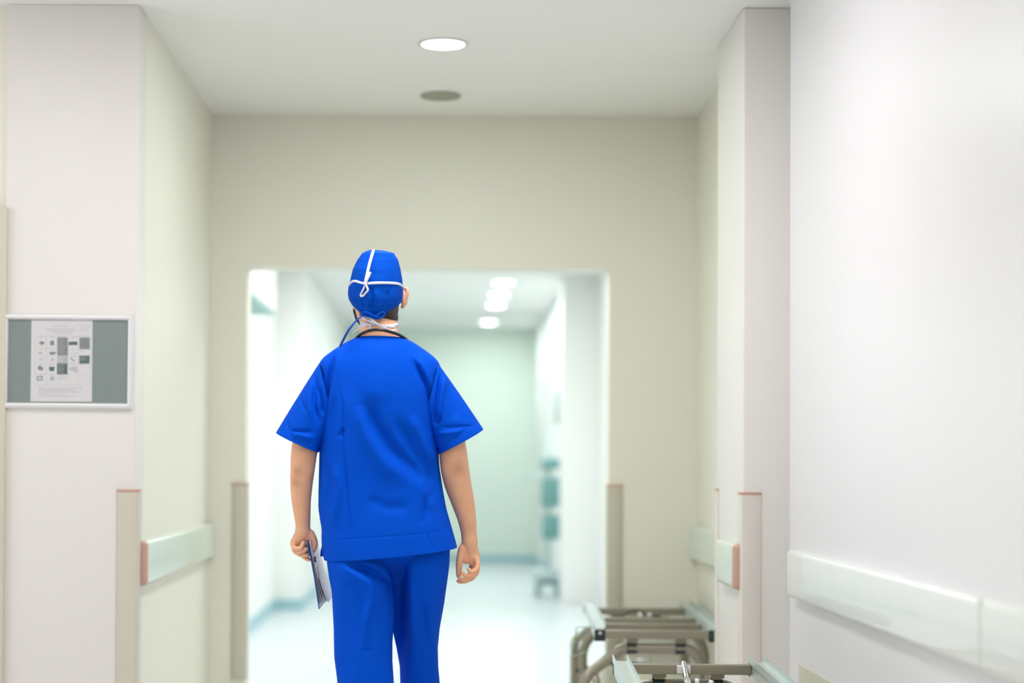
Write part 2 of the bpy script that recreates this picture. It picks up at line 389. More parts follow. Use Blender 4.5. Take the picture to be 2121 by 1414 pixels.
# white unit mounted high on the corridor's left wall
wu = thing('wall_unit', 'white box unit mounted high on the left wall beyond the doorway, dark underside', 'wall unit', (XIL, 10.6, 2.22))
MB().box(0, 0, 0.02, 0.19, 1.9, 0.42).build('housing', M['white_m'], wu, bevel=0.02)
MB().box(0.01, 0.02, 0.0, 0.18, 1.88, 0.02).build('underside_plate', M['teal'], wu)  # plate on the underside in a darker teal

# ------------------------------------------------------------------ poster frame on the frontal wall
c = at(141, 748.5, YN); fw, fh = 0.4595, 0.332
fr_ = thing('poster_frame', 'wall-mounted silver snap frame with a printed sheet on grey backing', 'picture frame', (c.x, YN, c.z))
fr_.rotation_euler = (0, R(0.25), 0)
b_ = 0.0215
def bar(L, horizontal, sgn):
    """rounded profile with mitred ends"""
    mb = MB(); rs = []
    n = 9
    for e in (-1, 1):
        ring = []
        for i in range(n):
            a = math.pi * i / (n - 1); u = b_ / 2 - b_ / 2 * math.cos(a); d = 0.013 * math.sin(a) + 0.004
            l = e * (L / 2 - u)
            ring.append((l, -d, sgn * ( -u)) if horizontal else (sgn * (-u), -d, l))
        u = b_; l = e * (L / 2 - u)
        for uu in (b_, 0):
            l = e * (L / 2 - uu); ring.append((l, 0, -sgn * uu) if horizontal else (-sgn * uu, 0, l))
        rs.append(ring)
    return mb.rings(rs)
for hz, s_, L, off in ((True, 1, fw, (0, 0, fh / 2)), (True, -1, fw, (0, 0, -fh / 2)), (False, 1, fh, (fw / 2, 0, 0)), (False, -1, fh, (-fw / 2, 0, 0))):
    o = bar(L - 0.0008, hz, s_).build('frame_bar', M['alu'], fr_, 'auto'); o.location = off
MB().box(-fw / 2 + .015, -0.005, -fh / 2 + .015, fw / 2 - .015, -0.001, fh / 2 - .015).build('backing_board', M['pinboard'], fr_)
# paper: pixel rectangle 65..191 x 664..831 ; helper maps crop pixels (0..1864, 0..1414 over 290x220) to local metres
def q(cx, cy):
    px = cx / 6.4276; py = 640 + cy / 6.4276
    w = at(px, py, YN); return (w.x - c.x, w.z - c.z)
mb = MB()
def quad(cs, mi, y):
    mb.add([(q(*k_)[0], y, q(*k_)[1]) for k_ in cs], [tuple(range(len(cs)))], mi)
sh = MB(); P0 = [q(*k_) for k_ in ((422, 150), (1236, 150), (1230, 1232), (412, 1232))]
sh.add([(x, -0.0060, z) for x, z in P0] + [(x, -0.0056, z) for x, z in P0], [(0, 1, 2, 3), (7, 6, 5, 4), (0, 4, 5, 1), (1, 5, 6, 2), (2, 6, 7, 3), (3, 7, 4, 0)])
paper = sh.build('printed_sheet', M['paper'], fr_)
rq = lambda x0, y0, x1, y1: ((x0, y0), (x1, y0), (x1, y1), (x0, y1))
YP = -0.0063
quad(((518, 452), (562, 428), (604, 452), (565, 482)), 1, YP); quad(((676, 425), (700, 418), (722, 425), (727, 470), (715, 486), (680, 486), (670, 455)), 1, YP)
quad(rq(766, 380, 905, 616), 1, YP); quad(rq(766, 616, 905, 726), 3, YP); quad(rq(764, 726, 903, 868), 0, YP)
quad(((918, 440), (930, 434), (1030, 433), (1038, 478), (915, 482)), 0, YP); quad(rq(1062, 380, 1198, 534), 1, YP); quad(rq(1060, 617, 1196, 724), 0, YP)
quad(((500, 586), (540, 580), (584, 585), (540, 594)), 1, YP); quad(((655, 575), (752, 570), (735, 606), (680, 612)), 1, YP)
quad(((520, 665), (580, 660), (578, 682), (525, 682)), 2, YP); quad(((680, 660), (730, 655), (725, 692), (685, 692)), 2, YP)
quad(((508, 762), (550, 758), (584, 790), (572, 822), (512, 806)), 1, YP); quad(((658, 770), (732, 768), (728, 822), (695, 830), (662, 820)), 0, YP)
quad(rq(497, 898, 572, 951), 0, YP); quad(((508, 910), (548, 906), (566, 930), (560, 940), (508, 940)), 4, YP - .0002)
quad(((668, 900), (736, 900), (728, 952), (676, 952)), 3, YP)
quad(((926, 780), (1030, 758), (1038, 848), (928, 815)), 2, YP); quad(((936, 655), (950, 650), (1000, 690), (994, 704)), 1, YP)
rnd = random.Random(3)
def textline(x0, x1, y, h=9, mi=2, y3=YP):
    x = x0
    while x < x1:
        w = rnd.uniform(14, 46); e = min(x + w, x1)
        quad(rq(x, y - h / 2, e, y + h / 2), mi, y3); x = e + rnd.uniform(5, 9)
for (x0, x1, y) in ((708, 922, 222), (612, 1030, 264), (636, 996, 292), (706, 966, 319), (1045, 1206, 218), (1080, 1206, 250), (1050, 1190, 284)): textline(x0, x1, y, 11)
for (x0, x1, y) in ((522, 590, 370), (536, 572, 392), (668, 736, 370), (770, 890, 368), (955, 1030, 370), (966, 1008, 392), (1082, 1180, 368), (530, 566, 548), (684, 716, 548), (958, 1004, 548),
                    (926, 1042, 588), (950, 1020, 626), (528, 580, 738), (672, 718, 738), (950, 1012, 740), (532, 572, 880), (678, 712, 880), (1070, 1110, 565), (1070, 1130, 737)): textline(x0, x1, y, 9)
for y in (895, 915, 936): textline(770, 885, y, 7)
for y, x1 in ((1040, 560), (1053, 1100), (1073, 1010), (1090, 1030), (1108, 1080), (1125, 620), (1142, 880), (1160, 990)): textline(526, x1, y, 7)
for y in range(404, 604, 17): textline(776, rnd.uniform(850, 892), y, 5, 3, YP - .0002)
for y in range(634, 716, 17): textline(776, rnd.uniform(840, 892), y, 5, 4, YP - .0002)
for y in range(742, 860, 17): textline(776, rnd.uniform(840, 892), y, 5, 3, YP - .0002)
for y in range(628, 690, 17): textline(1068, rnd.uniform(1130, 1180), y, 5, 3, YP - .0002)
for y in (360, 530, 635, 727, 870, 1010): quad(rq(470, y - 1.5, 1205, y + 1.5), 3, YP + .0001)
for x in (470, 622, 910, 1048, 1205): quad(rq(x - 1.5, 360, x + 1.5, 1010), 3, YP + .0001)
mb.build('print', [M['print_d'], M['print_m'], M['print_l'], mat('print_pale', (0.42, 0.44, 0.44, 1), 0.6), M['paper']], paper, fix=False)

# ------------------------------------------------------------------ wheeled metal frames
def round_tube_path(pts, rad=0.05, k=6):
    pts = [Vector(p) for p in pts]; out = [pts[0]]
    for a, b, c_ in zip(pts, pts[1:], pts[2:]):
        d0 = (a - b); d1 = (c_ - b); r = min(rad, d0.length * .45, d1.length * .45)
        p0 = b + d0.normalized() * r; p1 = b + d1.normalized() * r
        for i in range(k + 1):
            t = i / k; out.append(p0 * (1 - t) ** 2 + b * 2 * t * (1 - t) + p1 * t * t)
    out.append(pts[-1]); return out
def trolley(label, loc, rz, L, bars, wd, lever=False, cable=False, group='wheeled metal bed frames by the right wall'):
    """local origin: near left end of the frame on the floor; y runs away, top of the frame at z=TOP"""
    TOP = 0.56
    root = thing('bed_frame', label, 'bed frame', loc, rz, group)
    for x in (0, wd):
        s_ = 1 if x == 0 else -1
        rt = MB().box(x - .019, 0.012, TOP - .042, x + .019, L - .012, TOP).build('side_rail', M['zinc'], root, bevel=0.003)
        ch = MB().box(x - .024, .05, TOP, x + .024, L - .03, TOP + .003).box(x - .024, .05, TOP + .003, x - .0215, L - .03, TOP + .024)\
            .box(x + .0215, .05, TOP + .003, x + .024, L - .03, TOP + .024)
        ch.build('channel', M['zinc'], rt)
        for y in (0.0, L):
            e = 1 if y == 0 else -1
            cp = MB().box(x - .0215, min(y, y + e * .013), TOP - .045, x + .0215, max(y, y + e * .013), TOP + .0005).build('end_plug', M['plastic_k'], root, bevel=0.003)
            MB().tube([(x, y - e * .001, TOP - .022), (x, y - e * .004, TOP - .022)], [.011, .008], 16).build('bolt_head', M['plastic_k'], cp, 'auto')
            if not x: MB().box(x - .005, y - e * .006, TOP - .018, x + .005, y - e * .003, TOP - .008).build('lock_pin', M['alu'], cp)
    for y in bars:
        MB().box(.0195, y, TOP - .034, wd - .0195, y + .03, TOP - .002).build('cross_bar', M['steel'], root, bevel=0.003)
    # bent tubes under each end
    for y, e in ((0.03, -1), (L - .03, 1)):
        zt = TOP - .073
        path = round_tube_path([(-.06, y + e * .10, .16), (-.06, y + e * .10, zt - .10), (.085, y, zt), (wd - .085, y, zt), (wd - .006, y - e * .05, zt - .10), (wd - .006, y - e * .05, .16)], .035)
        tb = MB().tube(path, .0205, 16).build('end_tube', M['steel'], root, True)
        for x in (.125, wd - .125):
            MB().tube([(x - .017, y, zt), (x + .017, y, zt)], .0225, 16).tube([(x - .021, y, zt), (x - .0175, y, zt)], .024, 16).build('clamp', M['plastic_k'], root, 'auto')
            MB().box(x - .016, y - .012, zt + .02, x + .016, y + .012, TOP - .036).box(x - .022, y - .016, TOP - .048, x + .022, y + .016, TOP - .036).box(x - .018, y - .0255, zt - .004, x + .018, y - .0215, zt + .006).build('clamp_bracket', M['steel'], root)
        for x, yy in ((-.06, y + e * .10), (wd - .006, y - e * .05)):
            cs = MB().box(x - .02, yy - .02, .125, x + .02, yy + .02, .165).box(x - .024, yy - .022, .05, x - .019, yy + .022, .13).box(x + .019, yy - .022, .05, x + .024, yy + .022, .13).build('caster', M['alu'], root, bevel=0.002)
            MB().tube([(x - .016, yy, .0505), (x + .016, yy, .0505)], .05, 24).build('wheel', M['rubber'], cs, 'auto')
    # inner bent legs and low stretcher
    for ys in (L * .52,):
        for x0, x1 in ((.03, -.045), (wd - .03, wd + .03)):
            MB().tube(round_tube_path([(x0, ys, TOP - .05), (x1, ys, TOP - .13), (x1, ys, .16)], .05), .019, 16).build('leg', M['steel'], root, True)
            cs = MB().tube([(x1, ys, .20), (x1, ys, .225)], .027, 16).box(x1 - .02, ys - .02, .10, x1 + .02, ys + .02, .205).build('caster', M['alu'], root, 'auto')
            MB().tube([(x1 - .016, ys, .0505), (x1 + .016, ys, .0505)], .05, 24).build('wheel', M['rubber'], cs, 'auto')
        MB().tube([(-.045, ys, .33), (.0, ys - .03, .33), (.0, .12, .30), ], .017, 14).build('stretcher', M['steel'], root, True)
        MB().tube([(-.075, ys, .325), (-.055, ys, .325)], .010, 12).build('knob', M['plastic_k'], root, 'auto')
    MB().box(.03, .20, .28, wd - .03, L - .2, .30).build('base_plate', mat('base_beige', (0.55, 0.55, 0.42, 1), .5), root, bevel=0.004)
    MB().tube([(.03, L * .35, .38), (wd * .5, L * .36, .38)], .006, 10).build('rod', M['rubber'], root, True)
    MB().tube([(wd * .38, L * .345, .392), (wd * .52, L * .35, .392)], .009, 12).build('sleeve', M['chrome'], root, True)
    # release cable and fittings between the rear bars
    if not lever: MB().tube(catmull([Vector(p) for p in ((.10, L * .7, TOP - .045), (.17, L * .78, TOP - .015), (.22, L * .8, TOP - .012), (.25, L * .8, TOP - .05))], 6), .0035, 8).build('release_cable', M['rubber'], root, True)
    MB().tube([(.215, L * .72, TOP - .05), (.212, L * .72, TOP - .008)], .007, 12).build('piston', M['chrome'], root, True)
    MB().sphere((.255, L * .72, TOP - .02), (.009, .009, .009)).build('ball_joint', M['chrome'], root, True)
    for x in (.115, .325): MB().box(x - .016, L * .73, TOP - .05, x + .016, L * .73 + .02, TOP - .03).build('bracket', M['plastic_k'], root)
    if lever:
        yb = bars[-1]
        MB().tube([(wd * .46, yb - .006, TOP + .003), (wd * .475, yb - .20, TOP - .10)], [.009, .014], 16).build('gas_spring', M['chrome'], root, True)
        MB().box(wd * .46 - .022, yb - .012, TOP - .03, wd * .46 + .022, yb - .001, TOP - .004).build('spring_bracket', M['alu'], root, bevel=0.003)
    if cable:
        ys = .22
        w = MB().tube(round_tube_path([(.0, ys, TOP - .012), (-.085, ys, TOP - .010), (-.088, ys, TOP - .045)], .01), .0028, 8).build('hook_wire', M['zinc'], root, True)
        MB().tube([(-.088, ys, TOP - .045), (-.088, ys, TOP - .060)], .005, 10).build('hook_tip', mat('yellow_green', (.35, .42, .05, 1), .5), w, True)
        MB().tube(catmull([Vector(p) for p in ((-.05, ys, TOP - .014), (-.085, ys, TOP - .055), (-.105, ys, TOP - .10), (-.095, ys, TOP - .125), (-.04, ys + .2, TOP - .13))], 6), .0025, 8).build('cable', M['cable'], root, True)
    return root
a = at(1243, 1303, 6.88)
trolley('wheeled metal bed frame in the recess by the doorway, farther of the two', (a.x, 6.88, 0), R(-2.6), 1.28, [0.0, 0.29, 0.56, 1.06], 0.436, cable=True)
a = at(1288, 1382, 5.72)
trolley('wheeled metal bed frame at the bottom edge by the right wall, nearer of the two', (a.x - 1.4 * math.sin(R(2.6)), 5.80 - 1.4, 0), R(-2.6), 1.40, [0.02, 0.35, 0.75, 1.33], 0.436, lever=True)

# ------------------------------------------------------------------ equipment cart far down the corridor
ct = thing('medical_cart', 'teal and grey equipment trolley standing by the right wall far down the corridor', 'cart', (0.945, 16.2, 0))
MB().tube([(0, 0, .10), (0, 0, 1.45)], .022, 12).build('pole', M['cart'], ct, True)
for k in range(4):
    a = R(45 + 90 * k)
    lg = MB().tube([(0, 0, .13), (math.cos(a) * .13, math.sin(a) * .13, .09)], .02, 10).build('leg', M['teal'], ct, True)
    MB().tube([(math.cos(a) * .13 - .018, math.sin(a) * .13, .051), (math.cos(a) * .13 + .018, math.sin(a) * .13, .051)], .05, 20).build('wheel', M['teal'], lg, 'auto')
MB().box(-.14, -.14, .14, .12, .14, .24).build('base_box', M['cart'], ct, bevel=.02)
for z, h, w in ((.62, .22, .10), (.93, .26, .12), (1.19, .10, .12)):
    MB().box(-w * .5, -.13, z - h / 2, w + .02, .13, z + h / 2).build('device', M['teal'], ct, bevel=.015)
MB().box(-.24, -.12, 1.06, .12, .12, 1.08).build('tray', M['cart'], ct, bevel=.005)
mo = thing('wall_monitor', 'small dark panel mounted on the right corridor wall above the trolley', 'wall panel', (1.10, 16.6, 1.72))
MB().box(-.06, -.2, -.17, 0, .2, .17).build('housing', M['cart'], mo, bevel=.01)
MB().box(-.064, -.18, -.15, -.06, .18, .15).build('screen', M['screen'], mo)

# ------------------------------------------------------------------ the person
YPN = 5.44
def Wp(px, py, dy=0.0): return at(px, py, YPN + dy)
MPP = YPN / F
HC = Wp(779, 600, 0.02)               # head centre
HR = Matrix.Rotation(R(12), 3, 'Z') @ Matrix.Rotation(R(-2), 3, 'Y')
def hd(x, y, z): return HC + HR @ Vector((x, y, z))
body = MB()
# head
hp = [(.112, .012, .012, -.02), (.108, .027, .032, -.040), (.093, .046, .060, -.070), (.06, .064, .084, -.090), (.02, .073, .092, -.096), (-.02, .074, .090, -.092), (-.05, .066, .088, -.070),
      (-.08, .057, .086, -.045), (-.102, .044, .082, -.02), (-.114, .026, .068, .0)]
rs = []
for z, hw, yf, yb in hp:
    cy = (yf + yb) / 2; hy = (yf - yb) / 2
    rs.append([hd(hw * math.cos(t), cy + hy * math.sin(t), z) for t in [2 * math.pi * k / 40 for k in range(40)]])
body.rings(rs)
body.cap_tube([hd(0, .088, .0), hd(0, .098, -.018), hd(0, .106, -.036)], [.007, .010, .014], flat=(1, 1))   # nose
body.sphere(hd(0, .09, -.068), (.024, .010, .006)); body.sphere(hd(0, .088, -.080), (.020, .010, .006))     # lips
body.sphere(hd(0, .078, -.103), (.022, .016, .014))                                                        # chin
for s_ in (-1, 1):
    body.sphere(hd(s_ * .032, .083, .016), (.020, .010, .006))                                             # brows
    ear = [((.075 + .014 * a_) if s_ > 0 else -(.068 + .004 * a_), -.010 - .014 * a_, z_) for a_, z_ in ((.2, -.055), (.6, -.046), (1.0, -.028), (1.3, -.012), (1.0, .002), (.4, .002))]
    body.cap_tube([hd(*e_) for e_ in ear], [.006, .0055, .005, .005, .005, .005])
    body.sphere(hd(s_ * (.083 if s_ > 0 else .066), -.016, -.026), (.0125, .010, .029), rot=HR @ Matrix.Rotation(R(-20 * s_), 3, 'Z'))
# neck and torso core
def ring(cx, py, hw, hd_, dy=0, n=40, ex=1.0):
    cpt = Wp(cx, py, dy); out = []
    for k_ in range(n):
        t = 2 * math.pi * k_ / n; ct_, st = math.cos(t), math.sin(t)
        out.append(cpt + Vector((hw * math.copysign(abs(ct_) ** ex, ct_), hd_ * math.copysign(abs(st) ** ex, st), 0)))
    return out
body.rings([ring(783, 610, .045, .045, .03), ring(784, 640, .054, .055, .015), ring(785, 670, .0565, .058, .0), ring(785, 690, .058, .06, -.008), ring(786, 706, .066, .060, -.008),
            ring(786, 728, .095, .065, 0), ring(786, 750, .135, .075, 0), ring(786, 790, .145, .08, 0.01), ring(786, 850, .148, .088, 0.015), ring(788, 930, .140, .085, 0.015),
            ring(792, 1030, .138, .08, 0.01), ring(800, 1110, .140, .062, 0.01), ring(804, 1150, .125, .040, .025), ring(804, 1172, .07, .02, .03)])
# legs (inside the trousers) and feet
body.cap_tube([Wp(750, 1170, .01), Wp(752, 1280, -.01), Wp(758, 1420, -.03), Wp(760, 1560, -.10), Wp(760, 1712, -.20)], [.060, .060, .055, .052, .038])
body.cap_tube([Wp(866, 1170, .05), Wp(872, 1280, .09), Wp(871, 1420, .14), Wp(872, 1560, .17), Wp(872, 1728, .16)], [.052, .045, .045, .050, .038])
fl = Wp(760, 1712, -.20); fr2 = Wp(872, 1728, .16)
body.cap_tube([(fl.x, fl.y - .02, .11), (fl.x - .005, fl.y + .10, .055), (fl.x - .01, fl.y + .19, .03)], [.036, .034, .024], flat=(1, 1.2))
body.cap_tube([(fr2.x, fr2.y - .02, .055), (fr2.x + .01, fr2.y + .12, .045), (fr2.x + .02, fr2.y + .21, .032)], [.036, .032, .026], flat=(1, 1.2))
# arms: table of (centre px, py, radius px)
LA = [(692, 780, 26, 0), (664, 830, 27, 0), (641, 890, 28, -.005), (631, 930, 27.5, -.01), (627, 968, 25.5, -.012), (624.5, 1000, 23.5, 0), (624, 1035, 20.5, .012), (626, 1065, 17.5, .02), (627.5, 1088, 15.5, .03), (627, 1104, 16.5, .034), (625, 1120, 13, .04)]
RA = [(884, 780, 26, 0), (908, 830, 28, 0), (928, 890, 29.5, -.005), (937, 930, 29, -.01), (942, 968, 29.5, -.012), (948, 1000, 28, 0), (959, 1040, 24, .012), (967, 1075, 19.5, .02), (971, 1102, 16.8, .03), (973, 1124, 17, .032), (975, 1146, 13, .036)]
for T in (LA, RA):
    body.cap_tube([Wp(x, y, d) for x, y, r, d in T], [r * MPP * 1.0 for x, y, r, d in T], n=28)
def fing(pts, rads, w=Wp, n=14): body.cap_tube([w(*p_) for p_ in pts], rads, n=n)
# right hand of the picture: relaxed, palm to the viewer, thumb towards the body
body.sphere(Wp(976, 1142, .034), (.0235, .017, .040), rot=Matrix.Rotation(R(-8), 3, 'Y'))
body.sphere(Wp(959, 1143, .030), (.0165, .015, .030), rot=Matrix.Rotation(R(4), 3, 'Y'))
body.sphere(Wp(980, 1152, .046), (.0215, .018, .031), rot=Matrix.Rotation(R(-12), 3, 'Y'))
body.sphere(Wp(966, 1151, .034), (.0175, .013, .025))
fing([(958, 1136, .026), (952, 1160, .020), (950.5, 1180, .026), (950, 1193, .034)], [.0140, .0112, .0098, .0074])
fing([(988, 1156, .026), (989, 1174, .010), (977, 1184, -.006), (970, 1178, -.010)], [.0095, .0080, .0074, .0062])
fing([(988, 1160, .042), (986, 1187, .030), (968, 1193, .008), (957, 1186, .004)], [.0102, .0086, .0076, .0062])
fing([(985, 1162, .060), (980, 1194, .054), (962, 1200, .030), (952, 1197, .022)], [.0104, .0088, .0078, .0064])
fing([(979, 1162, .076), (972, 1197, .078), (956, 1204, .056), (949, 1203, .046)], [.0102, .0086, .0076, .0062])
# left hand of the picture: holds the clipboard, fingers on its outer side, thumb inside
body.sphere(Wp(622, 1117, .040), (.026, .020, .030), rot=Matrix.Rotation(R(12), 3, 'Y'))
body.sphere(Wp(640, 1112, .034), (.018, .016, .026), rot=Matrix.Rotation(R(-10), 3, 'Y'))
body.sphere(Wp(631, 1134, .058), (.014, .014, .026))
body.sphere(Wp(612, 1122, .046), (.016, .018, .022), rot=Matrix.Rotation(R(20), 3, 'Y'))
fing([(643, 1104, .034), (651.5, 1120, .026), (651, 1134, .026), (647.5, 1142, .030)], [.0125, .0098, .0088, .0065])
fing([(608, 1122, .026), (609, 1134, .014), (622, 1135, .0), (628, 1124, .002)], [.0098, .0080, .0072, .0060])
fing([(608, 1126, .044), (613, 1143, .032), (628, 1140, .012), (635, 1136, .010)], [.0102, .0086, .0076, .0064])
fing([(611, 1128, .062), (619, 1146, .054), (632, 1148, .036), (638, 1150, .030)], [.0104, .0086, .0078, .0064])
fing([(616, 1128, .078), (626, 1148, .074), (636, 1157, .056), (640, 1159, .050)], [.0102, .0086, .0076, .0064])
EL = Wp(615, 977, -.045); ER = Wp(948, 972, -.055)
MS = skin_material([(tuple(EL), .024), (tuple(Wp(612, 998, -.03)), .026), (tuple(ER), .036), (tuple(Wp(992, 1168, .03)), .012)])
person = body.build('person', MS)
rm = person.modifiers.new('r', 'REMESH'); rm.mode = 'VOXEL'; rm.voxel_size = 0.0023; rm.adaptivity = 0.0
sm = person.modifiers.new('s', 'SMOOTH'); sm.factor = 0.5; sm.iterations = 5
bake(person)
tag(person, 'man seen from behind walking away in blue scrubs and surgical cap, holding a clipboard', 'person')
for s_ in (-1, 1):
    MB().sphere(hd(s_ * .031, .080, .004), (.0115, .0115, .0115)).build('eye', M['eye'], person, True)

# folds: signed displacement (m) towards the viewer from polylines in picture coordinates
def seg_d(px, py, a, b):
    vx, vy = b[0] - a[0], b[1] - a[1]; L2 = vx * vx + vy * vy
    t = max(0, min(1, ((px - a[0]) * vx + (py - a[1]) * vy) / L2))
    dx, dy = px - a[0] - t * vx, py - a[1] - t * vy
    cr = vx * (py - a[1]) - vy * (px - a[0])
    return math.hypot(dx, dy), (1 if cr > 0 else -1), t
def fold_disp(px, py, folds):
    tot = 0
    for pts, w, amp, step in folds:
        best = None; n = len(pts) - 1
        for i in range(n):
            d, s_, t = seg_d(px, py, pts[i], pts[i + 1])
            if best is None or d < best[0]: best = (d, s_, (i + t) / n)
        d, s_, u = best
        if d > 5 * w: continue
        fade = min(1, u * 5 + .15, (1 - u) * 4 + .1)
        tot += amp * math.exp(-(d / w) ** 2) * fade
        if step:   # soft overlap: one side of the line stands proud
            x = s_ * d / w
            tot += step * math.exp(-(x - 1.2) ** 2 / 1.2) * fade
    return tot
def wr(px, py, s=1.0):
    return s * (noise.noise(Vector((px * .011, py * .006, 1.3))) * .005 + noise.noise(Vector((px * .030, py * .016, 7.7))) * .0015)

SHIRT_F = [
 ([(693, 722), (688, 760), (680, 800), (672, 845), (665, 880)], 6, -.013, 0),
 ([(701, 725), (697, 765), (690, 810), (683, 850)], 7, .006, 0),
 ([(852, 742), (868, 768), (884, 800), (893, 840), (901, 900), (908, 960)], 7, -.010, 0),
 ([(866, 740), (884, 775), (896, 810)], 7, .007, 0),
 ([(758, 825), (778, 880), (808, 925), (850, 965), (890, 1010)], 15, -.012, 0),
 ([(738, 840), (755, 900), (790, 955), (840, 1000)], 16, .007, 0),
 ([(820, 865), (850, 925), (885, 965), (915, 1020)], 12, -.009, 0),
 ([(850, 860), (880, 920), (905, 965)], 11, .007, 0),
 ([(870, 985), (885, 1030), (900, 1060)], 9, .004, 0),
 ([(898, 1010), (880, 1060), (870, 1090)], 9, -.004, 0),
 ([(703, 800), (711, 850), (712, 930), (722, 1040), (736, 1155)], 3.0, -.0035, 0),
 ([(700, 905), (712, 890), (708, 910)], 4, -.004, 0),
 ([(690, 960), (700, 1010), (694, 1050), (684, 1090)], 9, .006, 0),
 ([(674, 950), (682, 1010), (676, 1060)], 7, -.006, 0),
 ([(880, 1010), (881, 1060), (882, 1105), (896, 1140)], 2.5, -.0025, 0),
 ([(760, 1030), (800, 1050), (850, 1052)], 12, -.004, 0),
 ([(790, 700), (786, 780), (780, 840)], 30, .004, 0),
 ([(735, 710), (722, 760), (718, 830)], 14, -.004, 0),
]
# torso tables: (v, x, y) for left and right silhouettes
TL = [(0, 738, 700), (.03, 722, 706), (.06, 706, 715), (.10, 682, 731), (.13, 664, 745), (.15, 660, 756), (.22, 660, 790), (.32, 661, 840), (.42, 662, 885), (.52, 662, 935), (.70, 660, 1025), (.75, 660, 1042), (.80, 662, 1070), (.86, 667, 1096), (.90, 666, 1115), (.96, 668, 1142), (1, 672, 1159)]
TR = [(0, 842, 703), (.03, 856, 709), (.06, 870, 718), (.10, 891, 733), (.13, 908, 747), (.15, 912, 758), (.22, 911, 790), (.32, 906, 838), (.42, 905, 880), (.52, 907, 925), (.62, 910, 970), (.72, 917, 1015), (.80, 924, 1053), (.88, 934, 1088), (.94, 941, 1112), (1, 946.5, 1133)]
def vt(T, v):
    for a_, b_2 in zip(T, T[1:]):
        if v <= b_2[0] + 1e-9:
            t = (v - a_[0]) / (b_2[0] - a_[0]); return a_[1] + (b_2[1] - a_[1]) * t, a_[2] + (b_2[2] - a_[2]) * t
    return T[-1][1], T[-1][2]
DEP = [(0, .066), (.06, .088), (.13, .105), (.25, .125), (.45, .128), (.7, .128), (1, .152)]
shirt = MB()
NV, NT = 230, 260
rs = []
for i in range(NV + 1):
    v = i / NV; ss = [-.018, -.009, 0, .009, .018]
    LL = [vt(TL, min(1, max(0, v + d_))) for d_ in ss]; RRr = [vt(TR, min(1, max(0, v + d_))) for d_ in ss]
    if v < .02 or v > .985: LL = [vt(TL, v)]; RRr = [vt(TR, v)]
    xl, yl = sum(a_[0] for a_ in LL) / len(LL), sum(a_[1] for a_ in LL) / len(LL); xr, yr = sum(a_[0] for a_ in RRr) / len(RRr), sum(a_[1] for a_ in RRr) / len(RRr)
    dep = sum(table(DEP, min(1, max(0, v + d_ * .012))) for d_ in range(-8, 9)) / 17; row = []
    for j in range(NT):
        t = 2 * math.pi * j / NT; c_, s_ = math.cos(t), math.sin(t)
        ex = .95 - .13 * (lambda q_: q_ * q_ * (3 - 2 * q_))(min(1, v / .3))
        cx = math.copysign(abs(c_) ** ex, c_); sy = math.copysign(abs(s_) ** ex, s_)
        u = (cx + 1) / 2; px = xl + (xr - xl) * u; py = yl + (yr - yl) * u
        back = max(0, -s_)
        py += back * (-6 * max(0, 1 - v / .1) + 9 * max(0, (v - .85) / .15)) + (30 * max(0, s_) * max(0, 1 - v / .12))
        dy = dep * sy
        if back > 0:
            k_ = min(1, back * 2.2) * min(1, v * 14)
            dy -= k_ * (1.75 * fold_disp(px, py, SHIRT_F) + wr(px, py))
            # hem stitching line
            hl = yl + (yr - yl) * u
            dh = v - .905
            dy += .0016 * math.exp(-(dh / .0035) ** 2) * back
        row.append(Wp(px, py, dy + .005))
    rs.append(row)
inner = [[p_ * 1.0 for p_ in r_] for r_ in rs]
shirt.rings(rs, False)
# sleeves
def sleeve(top0, bot0, top1, bot1, folds, side):
    rs = []; n, m = 90, 110
    for i in range(n + 1):
        v = i / n
        tx = top0[0] + (top1[0] - top0[0]) * v; ty = top0[1] + (top1[1] - top0[1]) * v
        # slightly convex shoulder line
        tx += -side * 4 * math.sin(math.pi * v) * (1 - v) * 0 ; ty -= 1.5 * math.sin(math.pi * v)
        bx = bot0[0] + (bot1[0] - bot0[0]) * v; by = bot0[1] + (bot1[1] - bot0[1]) * v
        dep = .070 + .012 * v; row = []
        for j in range(m):
            t = 2 * math.pi * j / m; c_, s_ = math.cos(t), math.sin(t)
            cx = math.copysign(abs(c_) ** .85, c_); u = (cx + 1) / 2
            px = tx + (bx - tx) * u; py = ty + (by - ty) * u
            back = max(0, -s_); py += back * 4 * v
            dy = dep * math.copysign(abs(s_) ** .9, s_)
            if back > 0: dy -= min(1, back * 2) * (1.7 * fold_disp(px, py, folds) + wr(px, py, .7))
            dy += .0014 * math.exp(-((v - .86) / .012) ** 2) * back
            row.append(Wp(px, py, dy))
        rs.append(row)
    shirt.rings(rs, False)
sleeve((661, 753), (690, 868), (572, 896), (660, 936), [
 ([(652, 775), (654, 800), (650, 840), (662, 880)], 6, -.007, 0), ([(660, 800), (668, 835), (668, 860)], 4, -.006, 0), ([(645, 770), (640, 820), (646, 880)], 9, .006, 0),
 ([(616, 815), (638, 858)], 3.5, -.003, 0), ([(595, 870), (602, 905)], 3, -.003, 0), ([(603, 892), (625, 893), (650, 893)], 3.5, -.004, 0), ([(604, 898), (630, 904), (650, 907)], 4, .004, 0)], 1)
sleeve((908, 754), (878, 872), (1001, 889), (908, 939), [
 ([(913, 770), (908, 810), (903, 850), (900, 880)], 4, -.007, 0), ([(922, 775), (912, 830), (905, 868)], 6, .006, 0), ([(930, 790), (940, 840), (945, 870)], 9, -.004, 0),
 ([(912, 884), (945, 884), (985, 882)], 3, -.003, 0), ([(905, 898), (940, 896), (955, 892)], 3.5, .004, 0), ([(912, 862), (902, 880)], 5, -.006, 0)], -1)
so = shirt.build('scrub_shirt', M['blue'], person, True, fix=False)
